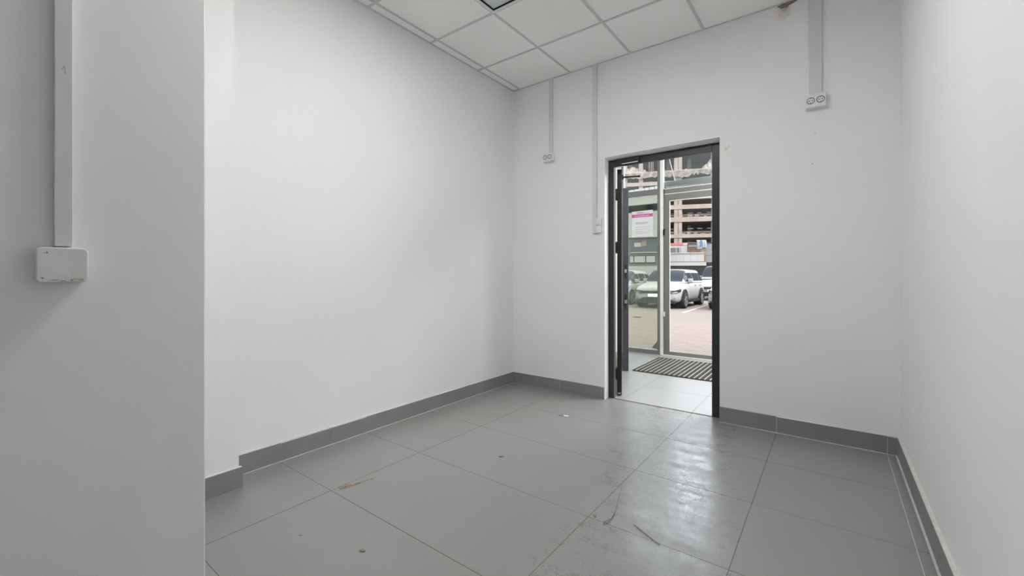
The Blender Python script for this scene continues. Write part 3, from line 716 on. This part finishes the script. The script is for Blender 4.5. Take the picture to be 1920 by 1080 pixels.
def car(name, label, cat, loc, rz, L=4.4, HW=.93, HT=1.6, belt=1.04, ws=(1.15, 1.95), rs=(3.75, 4.25), wb_=(.88, 3.55), R=.35, group=None, suv=True):
    root = thing(name, label, cat, loc, rz, group)
    st = [(0.0, .66, .34, .70), (.05, .78, .28, .80), (.22, .88, .22, .87), (.6, .92, .20, .93), (ws[0], .93, .20, belt), (2.3, .93, .20, belt + .01), (rs[0], .92, .20, belt + .03), (rs[1] + .02, .89, .26, belt + .03), (L - .05, .82, .34, belt - .05), (L, .70, .40, belt - .15)]
    bm = bmesh.new(); rings = []
    for s, w, zb, zt in st:
        w = w / .93 * HW; h = zt - zb
        half = [(0, zb), (w * .80, zb), (w * .97, zb + h * .12), (w, zb + h * .45), (w * .985, zb + h * .72), (w * .93, zt - .05), (w * .80, zt), (0, zt + .035)]
        pts = [(x, s, z) for x, z in half] + [(-x, s, z) for x, z in half[-2:0:-1]]
        rings.append([bm.verts.new(p) for p in pts])
    for A, B in zip(rings, rings[1:]):
        n = len(A)
        for i in range(n): bm.faces.new((A[i], A[(i + 1) % n], B[(i + 1) % n], B[i]))
    bm.faces.new(rings[0]); bm.faces.new(rings[-1][::-1])
    body = obj('body', bm, M['car'], root, smooth=True)
    sm = body.modifiers.new('smooth', 'SUBSURF'); sm.levels = 1; sm.render_levels = 2
    # cabin: one surface lofted along the roof line; the panes follow it
    g0, g1, zb0 = ws[0] - .04, rs[1] + .04, belt - .03
    ta = (ws[1] - g0) / (g1 - g0); tb = (rs[0] - g0) / (g1 - g0)
    bw = HW * .92; V = Vector
    def f_roof(t): return math.sin(math.pi / 2 * min(1, max(0, t) / ta)) ** .95 * (1 - max(0, (t - tb) / (1 - tb)) ** 2.0) + .03 * max(0, 1 - abs(2 * t - 1))
    def surf(t, a):             # a: -1 left base ... 0 roof centre ... 1 right base
        f = f_roof(t); zr = zb0 + (HT - .03 - zb0) * f; q = 1 - abs(a); sg = 1 if a >= 0 else -1
        b_ = bw * (1 - .10 * max(0, 1 - t / .12) - .08 * max(0, (t - .9) / .1)); tw_ = b_ * (.76 + .16 * (1 - min(1, f))); zs = zb0 + (zr - zb0) * .90
        if q < .5: u = q / .5; x = b_ + (tw_ - b_) * u ** 1.15; z = zb0 + (zs - zb0) * u
        else: u = (q - .5) / .5; x = tw_ * math.cos(u * math.pi / 2); z = zs + (zr - zs) * math.sin(u * math.pi / 2)
        return V((sg * x, g0 + (g1 - g0) * t, z))
    bm = bmesh.new(); NT, NA = 30, 28
    gr = [[bm.verts.new(surf(i / NT, -1 + 2 * j / NA)) for j in range(NA + 1)] for i in range(NT + 1)]
    for i in range(NT):
        for j in range(NA): bm.faces.new((gr[i][j], gr[i + 1][j], gr[i + 1][j + 1], gr[i][j + 1]))
    obj('cabin', bm, M['car'], root, smooth=True)
    def pane(name, t0, t1, a0, a1, nt=8, na=8):
        bm = bmesh.new(); top = []; e = 1e-3
        for i in range(nt + 1):
            row = []
            for j in range(na + 1):
                t, a_ = t0 + (t1 - t0) * i / nt, a0 + (a1 - a0) * j / na
                p = surf(t, a_); n_ = (surf(t + e, a_) - p).cross(surf(t, a_ + e) - p)
                n_ = n_.normalized() if n_.length > 1e-12 else V((0, 0, 1))
                if n_.dot(p - V((0, (g0 + g1) / 2, zb0))) < 0: n_ = -n_
                row.append(bm.verts.new(p + n_ * .012))
            top.append(row)
        for i in range(nt):
            for j in range(na): bm.faces.new((top[i][j], top[i + 1][j], top[i + 1][j + 1], top[i][j + 1]))
        ex = bmesh.ops.extrude_face_region(bm, geom=bm.faces[:])
        o = obj(name, bm, M['car_glass'], root, smooth=True); return o
    pane('windscreen', .015, ta * .80, -.60, .60, 8, 12); pane('rear_window', tb + (1 - tb) * .45, .975, -.55, .55, 8, 10)
    tm = .06 + (tb - .06) * .50; r1 = rs[0]; tw = HW * .70; zr = HT
    for s in (1, -1):
        for t0, t1 in ((.075, tm - .012), (tm + .012, tb * .92), (tb * .92 + .025, tb + (1 - tb) * .55)):
            pane('side_window', t0, t1, s * .93, s * .60, 8, 5)
        # mirror, door handles, sill cladding, arches
        bm = bmesh.new(); bx(bm, s * HW * .93 - .02 if s > 0 else s * HW * .93 - .17, s * HW * .93 + .17 if s > 0 else s * HW * .93 + .02, ws[0] + .42, ws[0] + .55, belt - .02, belt + .14); obj('mirror', bm, M['car'], root, bevel=.03, seg=3)
        for yy in (2.45, 3.25):
            bm = bmesh.new(); bx(bm, s * HW - .01, s * HW + .02, yy, yy + .2, belt - .16, belt - .12); obj('door_handle', bm, M['car'], root, bevel=.008)
        bm = bmesh.new(); bx(bm, min(s * (HW - .08), s * (HW + .006)), max(s * (HW - .08), s * (HW + .006)), wb_[0] + R, wb_[1] - R, .20, .33); obj('sill_cladding', bm, M['car_trim'], root, bevel=.015)
        for yy in wb_:
            bm = bmesh.new(); seg = 20
            for k in range(seg):
                a0 = math.pi * (k / seg) * 1.16 - .25; a1 = math.pi * ((k + 1) / seg) * 1.16 - .25
                P = [(s * (HW - .05), yy + rr * math.cos(aa), R + rr * math.sin(aa)) for rr, aa in ((R * 1.02, a0), (R * 1.18, a0), (R * 1.18, a1), (R * 1.02, a1))]
                prism(bm, P, (s * .062, 0, 0))
            obj('arch_trim', bm, M['car_trim'] if suv else M['car'], root)
            bm = bmesh.new(); cyl(bm, (s * (HW - .28), yy, R), (s, 0, 0), R * 1.05, .285, 26); obj('wheel_well', bm, M['car_trim'], root)
            wheel(root, s * (HW - .072), yy, R, s)
    # face
    bm = bmesh.new(); bx(bm, -HW * .62, HW * .62, -.030, .10, .61, .70); obj('grille', bm, M['car_trim'], root, bevel=.012)
    bm = bmesh.new(); prism(bm, [(-HW * .80, -.02, .22), (HW * .80, -.02, .22), (HW * .74, -.02, .31), (HW * .50, -.03, .44), (-HW * .50, -.03, .44), (-HW * .74, -.02, .31)], (0, .16, 0)); obj('lower_intake', bm, M['car_trim'], root)
    bm = bmesh.new(); bx(bm, -.26, .26, -.030, -.008, .47, .58); obj('licence_plate', bm, M['paper'], root, bevel=.003)
    for s in (1, -1):
        bm = bmesh.new(); P = [(s * HW * .56, -.055, .60), (s * HW * .88, .06, .62), (s * HW * .975, .30, .68), (s * HW * .97, .30, .78), (s * HW * .87, .05, .73), (s * HW * .56, -.05, .71)]
        prism(bm, P, (0, .10, 0)); o = obj('headlamp', bm, M['car_trim'], root)
        for k in range(3):
            xx = s * HW * (.62 + .09 * k); bm = bmesh.new(); bx(bm, xx - .022, xx + .022, -.062 + .05 * k, .0 + .05 * k, .635 + .010 * k, .685 + .010 * k); obj('lens', bm, M['lamp_glass'], o)
        bm = bmesh.new(); cyl(bm, (s * HW * .80, .05, .40), (s * .25, -1, 0), .055, .06, 14); obj('fog_lamp', bm, M['lamp_glass'], root)
        bm = bmesh.new(); bx(bm, s * HW * .72 - .10, s * HW * .72 + .10, L - .10, L - .004, belt - .22, belt - .08); obj('tail_lamp', bm, M['red'], root, bevel=.01)
    bm = bmesh.new(); bx(bm, -tw * .9, tw * .9, r1 - .05, r1 + .22, zr - .10, zr - .06); obj('roof_spoiler', bm, M['car'], root, bevel=.015)
    return root
car('suv', 'white SUV parked nose-on, seen through the clear glazed entrance door', 'car', (-2.90, 13.22, GZ), 0.0, L=4.35, wb_=(.88, 3.52))
car('hatchback', 'white rounded car seen through the tinted left shop window', 'car', (-5.36, 14.0, GZ), 0.0, L=4.3, HW=.89, HT=1.57, belt=1.0, ws=(.95, 2.0), rs=(3.1, 4.1), wb_=(.85, 3.45), suv=False)
car('parked_car', 'pale car at right edge of doorway showing only its front corner', 'car', (-.23, 13.75, GZ), 0.0, L=4.3, HW=.89, HT=1.5, belt=.98, ws=(1.2, 2.1), rs=(3.2, 4.0), wb_=(.85, 3.45), suv=False)
car('parked_van', 'white tall car with dark windows standing behind the SUV', 'car', (-2.15, 20.0, GZ), 0.0, L=4.6, HW=.95, HT=1.85, belt=1.15, ws=(.9, 1.5), rs=(4.2, 4.5), wb_=(.88, 3.7), R=.37)

# ------------------------------------------------------------------ background across the lot
FWD = Vector((-math.sin(.6457), math.cos(.6457), 0)); RGT = Vector((math.cos(.6457), math.sin(.6457), 0))
FACE = math.atan2(.373, .928)        # direction in which the far facades run
def far_point(right_over_depth, depth):
    c = Vector((2.6961, -3.6082, 0)) + (FWD + RGT * right_over_depth) * depth
    return (c.x, c.y, GZ)

# unfinished concrete car park
D = 56.0; k = D / 794.79
gar = thing('parking_garage', 'unfinished multi-storey concrete building with open floors beyond the cars', 'building', far_point((1290 - 960) / 794.79, D), FACE)
Zv = lambda v: 1.345 + (515 - v) * k          # height above the lot
def gb(name, x0, x1, y0, y1, z0, z1, m, **kw): return box_obj(name, (x0, x1, y0, y1, z0, z1), M[m], gar, **kw)
GW0, GW1 = -11.5, 26.0
levels = [(446, 439), (416, 407), (392, 384), (374, 366), (345, 338), (324, 318)]
for a, b in levels:
    gb('floor_slab', GW0, GW1, -.2, 9, Zv(a), Zv(b), 'conc')
gb('floor_slab', GW0, GW1, -.2, 9, Zv(282), Zv(274), 'conc'); gb('floor_slab', GW0, GW1, -.2, 9, Zv(240), Zv(232), 'conc')
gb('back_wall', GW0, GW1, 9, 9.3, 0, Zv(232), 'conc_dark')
gb('side_wall', GW0 - .3, GW0, -.2, 9.3, 0, Zv(232), 'conc')
gb('side_wall', GW1, GW1 + .3, -.2, 9.3, 0, Zv(232), 'conc')
for u in (1180, 1208, 1270, 1276, 1333, 1390, 1452, 1514, 1576, 1640):
    xx = (u - 1290) * k / .97
    gb('column', xx - .27, xx + .27, -.12, .45, 0, Zv(232), 'conc')
for u in (1190, 1230, 1262, 1300, 1345):
    xx = (u - 1290) * k / .97
    gb('inner_column', xx - .25, xx + .25, 4.2, 4.7, 0, Zv(232), 'conc')
random.seed(4)
for v0 in (397.5, 427.5):
    for i in range(28):
        xx = -9.6 + i * 1.22
        gb('white_bar', xx, xx + random.uniform(.45, .75), 1.6, 1.75, Zv(v0), Zv(v0 - 2.0), 'white_panel')  # plain white bars in rows between the floors, not glowing
for v0, lst in ((439, (1254, 1282, 1292, 1304, 1316, 1328, 1240, 1225)), (407, (1256, 1280, 1294, 1306, 1320, 1236))):
    for u in lst:
        xx = (u - 1290) * k / .97; w = random.uniform(.16, .34); h = random.uniform(.12, .42); zz = Zv(v0)
        bm = bmesh.new()
        prism(bm, [(xx - w, .5, zz), (xx + w, .5, zz), (xx + w, .5, zz + h), (xx - w * .8, .5, zz + h)], (0, .5, 0))
        obj('stored_block', bm, M['conc'], gar)
    bm = bmesh.new()
    for v_ in (v0 - 4.2, v0 - 2.2): bx(bm, GW0, GW1, -.05, 0.0, Zv(v_), Zv(v_) + .05)
    obj('guard_rail', bm, M['conc'], gar)
# sagging rubble and sheeting along an upper floor
for base_v, amp, seedv in ((324, 1.0, 3), (282, .5, 5)):
    random.seed(seedv); bm = bmesh.new(); n = 160; rows = []
    for i in range(n + 1):
        x = GW0 + (GW1 - GW0) * i / n
        hump = math.exp(-((x - 2.9) / .9) ** 2) * 1.2 + math.exp(-((x + 7.2) / 1.2) ** 2) * .8
        wav = .5 + .5 * math.sin(x * 1.3 + seedv)
        top = Zv(base_v) + .15 + amp * (.30 * random.random() + .35 * wav + hump)
        low = Zv(base_v) - .10 - (random.random() * .35 + .35 * wav) * amp
        rows.append([bm.verts.new(p) for p in ((x, -.3 - .15 * random.random(), low), (x, -.4 - .25 * random.random(), Zv(base_v) + .1 + .2 * random.random()), (x, .1 + .3 * random.random(), top), (x, 1.3, Zv(base_v) + .1))])
    for A, B in zip(rows, rows[1:]):
        for q in range(3): bm.faces.new((A[q], B[q], B[q + 1], A[q + 1]))
    o = obj('rubble', bm, M['rubble'], gar, kind='stuff')
random.seed(11)
bm = bmesh.new(); a = Vector(((1256 - 1290) * k / .97, -.9, Zv(296))); b = Vector(((1268.5 - 1290) * k / .97, -.6, Zv(346))); cyl(bm, b, a - b, .07, (a - b).length, 8)
obj('prop_pole', bm, M['white_panel'], gar)
bm = bmesh.new()
for u in (1222, 1226, 1229):
    a = Vector(((u - 1290) * k / .97, -.5, Zv(318))); cyl(bm, a, (.02, 0, 1), .035, Zv(282) - Zv(318), 6)
obj('rebar', bm, M['conc'], gar)

# white cabin with the red stripe, and its low white wall
D2 = 33.0; k2 = D2 / 794.79
Z2 = lambda v: 1.345 + (515 - v) * k2
cab = thing('site_cabin', 'white cabin with faded red stripe and dark window, below the concrete building', 'cabin', far_point((1268 - 960) / 794.79, D2 + .8), FACE)
X2 = lambda u: (u - 1268) * k2 / .97
def part(root, name, x0, x1, y0, y1, z0, z1, m, **kw): return box_obj(name, (x0, x1, y0, y1, z0, z1), M[m], root, **kw)
part(cab, 'body', X2(1238), X2(1287), 0, 2.2, 0, Z2(459), 'white_panel', bevel=.02)
part(cab, 'red_stripe', X2(1237), X2(1280), -.03, 2.2, Z2(458.8), Z2(454.5), 'red', label='faded red roof stripe')
part(cab, 'roof_edge', X2(1280), X2(1287.5), -.02, 2.2, Z2(458.8), Z2(454.5), 'white_panel')
for a, b in ((1256, 1267), (1269, 1273)): o = part(cab, 'window_frame', X2(a) - .05, X2(b) + .05, -.05, .02, Z2(476) - .05, Z2(463), 'white_panel'); part(o, 'pane', X2(a), X2(b), -.07, -.045, Z2(475.5), Z2(463.5), 'cabin')
part(cab, 'door', X2(1276), X2(1284), -.04, .02, Z2(500), Z2(462), 'white_panel')
fw = thing('boundary_wall', 'low white panelled wall behind the SUV, below the cabin window', 'wall', far_point((1268 - 960) / 794.79, D2 - 1.2), FACE)
part(fw, 'plinth', X2(1225), X2(1316), -.05, .25, 0, Z2(499), 'car_trim')
part(fw, 'lower_band', X2(1225), X2(1316), -.12, .25, Z2(499), Z2(493), 'white_panel')
for i in range(8):
    a, b = 1225 + i * 11.0, 1225 + (i + 1) * 11.0
    part(fw, 'panel', X2(a) + .004, X2(b) - .004, 0, .12, Z2(491.3), Z2(477), 'white_panel')
part(fw, 'coping', X2(1225), X2(1313), -.06, .2, Z2(477), Z2(475.4), 'white_panel')
part(fw, 'backing', X2(1225), X2(1313), .02, .10, Z2(493), Z2(477), 'grey_sheet')
shed = thing('storage_shed', 'brown boarded shed between the white cabin and brick gatepost', 'shed', far_point((1298 - 960) / 794.79, D2 + 2.6), FACE)
X3 = lambda u: (u - 1298) * (D2 + 2.6) / 794.79 / .97
k3 = (D2 + 2.6) / 794.79; Z3 = lambda v: 1.345 + (515 - v) * k3
part(shed, 'wall', X3(1282), X3(1322), 0, 2, 0, Z3(457), 'brick')
part(shed, 'sign_board', X3(1291), X3(1305), -.06, 0, Z3(463.5), Z3(457.5), 'white_panel')
part(shed, 'roof', X3(1280), X3(1324), -.3, 2.2, Z3(457), Z3(455), 'conc_dark')
gp = thing('gatepost', 'square brown brick gatepost right of the white wall', 'post', far_point((1317.7 - 960) / 794.79, D2 - 1.0), FACE)
for r in range(9):
    z0, z1 = Z2(499) + (Z2(463.5) - Z2(499)) * r / 9, Z2(499) + (Z2(463.5) - Z2(499)) * (r + 1) / 9
    part(gp, 'block', -.19, .19, -.19, .19, z0 + .012, z1 - .004, 'brick')
part(gp, 'core', -.17, .17, -.17, .17, 0, Z2(464), 'conc')
part(gp, 'cap', -.23, .23, -.23, .23, Z2(463.5), Z2(462.6), 'conc')
# blue and white cloth hung over the post
bm = bmesh.new(); n = 14; rows = []
for i in range(n + 1):
    x = -.44 + .66 * i / n; y = -.26 + .035 * math.sin(i * 1.9)
    lo = Z2(468.5) + (.10 if i > 7 else 0) + .03 * math.sin(i * 2.3)
    rows.append([bm.verts.new(p) for p in ((x, y, lo), (x, y - .02, (lo + Z2(454)) / 2), (x, y + .03, Z2(454)), (x, .1, Z2(452)), (x, .13, Z2(452) - .02), (x, y + .05, Z2(454) - .02), (x, y, lo + .01))])
for A, B in zip(rows, rows[1:]):
    for q in range(6): bm.faces.new((A[q], B[q], B[q + 1], A[q + 1]))
fl = tag(obj('draped_cloth', bm, M['cloth']), 'white and blue cloth draped over the brick gatepost', 'cloth')
fl.location = gp.location; fl.rotation_euler = (0, 0, FACE)
part(fl, 'blue_band', -.22, -.10, -.33, -.31, Z2(464), Z2(453), 'blue', label='blue band of the cloth')
cont = thing('metal_container', 'grey sheet-metal container right of the brick gatepost', 'container', far_point((1332 - 960) / 794.79, D2 - .4), FACE)
for r in range(3):
    part(cont, 'side_panel', -.33, 1.8, -.03, .05, Z2(492) + r * .5, min(Z2(492) + r * .5 + .485, Z2(456)), 'grey_sheet')
part(cont, 'body', -.35, 1.82, .05, 2.2, 0, Z2(456.3), 'grey_sheet'); part(cont, 'corner_post', -.42, -.33, -.05, .06, 0, Z2(455), 'car_trim'); part(cont, 'roof', -.45, 1.9, -.1, 2.3, Z2(456.3), Z2(455), 'car_trim')
part(cont, 'base_skirt', -.33, 1.8, -.04, .05, 0, Z2(492), 'car_trim')

# grey-green kiosk seen through the left pane
D4 = 30.0; k4 = D4 / 794.79
Z4 = lambda v: 1.345 + (515 - v) * k4
X4 = lambda u: (u - 1205) * k4
kio = thing('kiosk', 'grey-green kiosk with two rows of glazing, behind the hatchback', 'kiosk', far_point((1205 - 960) / 794.79, D4), .30)
part(kio, 'body', X4(1179), X4(1233), 0, 2.4, 0, Z4(446), 'cabin', bevel=.02)
part(kio, 'roof', X4(1176), X4(1236), -.25, 2.6, Z4(446), Z4(442.5), 'white_panel', bevel=.02)
part(kio, 'base_band', X4(1177), X4(1234), -.08, 0, 0, Z4(499), 'white_panel')
o = part(kio, 'upper_glazing', X4(1184), X4(1231), -.05, .01, Z4(472), Z4(449), 'car_glass'); part(o, 'sign_board', X4(1190), X4(1202), -.09, -.05, Z4(463), Z4(455), 'white_panel'); part(o, 'sticker', X4(1203), X4(1212), -.10, -.05, Z4(462), Z4(452), 'brick')
part(kio, 'ledge', X4(1183), X4(1231), -.12, .01, Z4(474.5), Z4(472.8), 'white_panel')
for a, b in ((1182, 1188.5), (1190, 1209.5), (1211.5, 1227)):
    o = part(kio, 'window_frame', X4(a) - .04, X4(b) + .04, -.04, .01, Z4(493) - .03, Z4(479.5), 'car_trim'); part(o, 'pane', X4(a), X4(b), -.06, -.035, Z4(492), Z4(480.5), 'white_panel')
# pale hoarding and a teal tarpaulin further left
hd_ = thing('hoarding', 'pale hoarding wall with dark cut-out seen above the kiosk', 'fence', far_point((1205 - 960) / 794.79, 44), .30)
k5 = 44 / 794.79; Z5 = lambda v: 1.345 + (515 - v) * k5; X5 = lambda u: (u - 1205) * k5
for i in range(7):
    part(hd_, 'panel', X5(1172 + i * 9) + .02, X5(1181 + i * 9) - .02, 0, .08, Z5(374), Z5(356 - i * .9), 'white_panel')
for u in (1174, 1203, 1233): part(hd_, 'post', X5(u) - .08, X5(u) + .08, .1, .3, 0, Z5(357), 'cabin')
part(hd_, 'lower_wall', X5(1170), X5(1236), .02, .1, 0, Z5(374), 'white_panel')
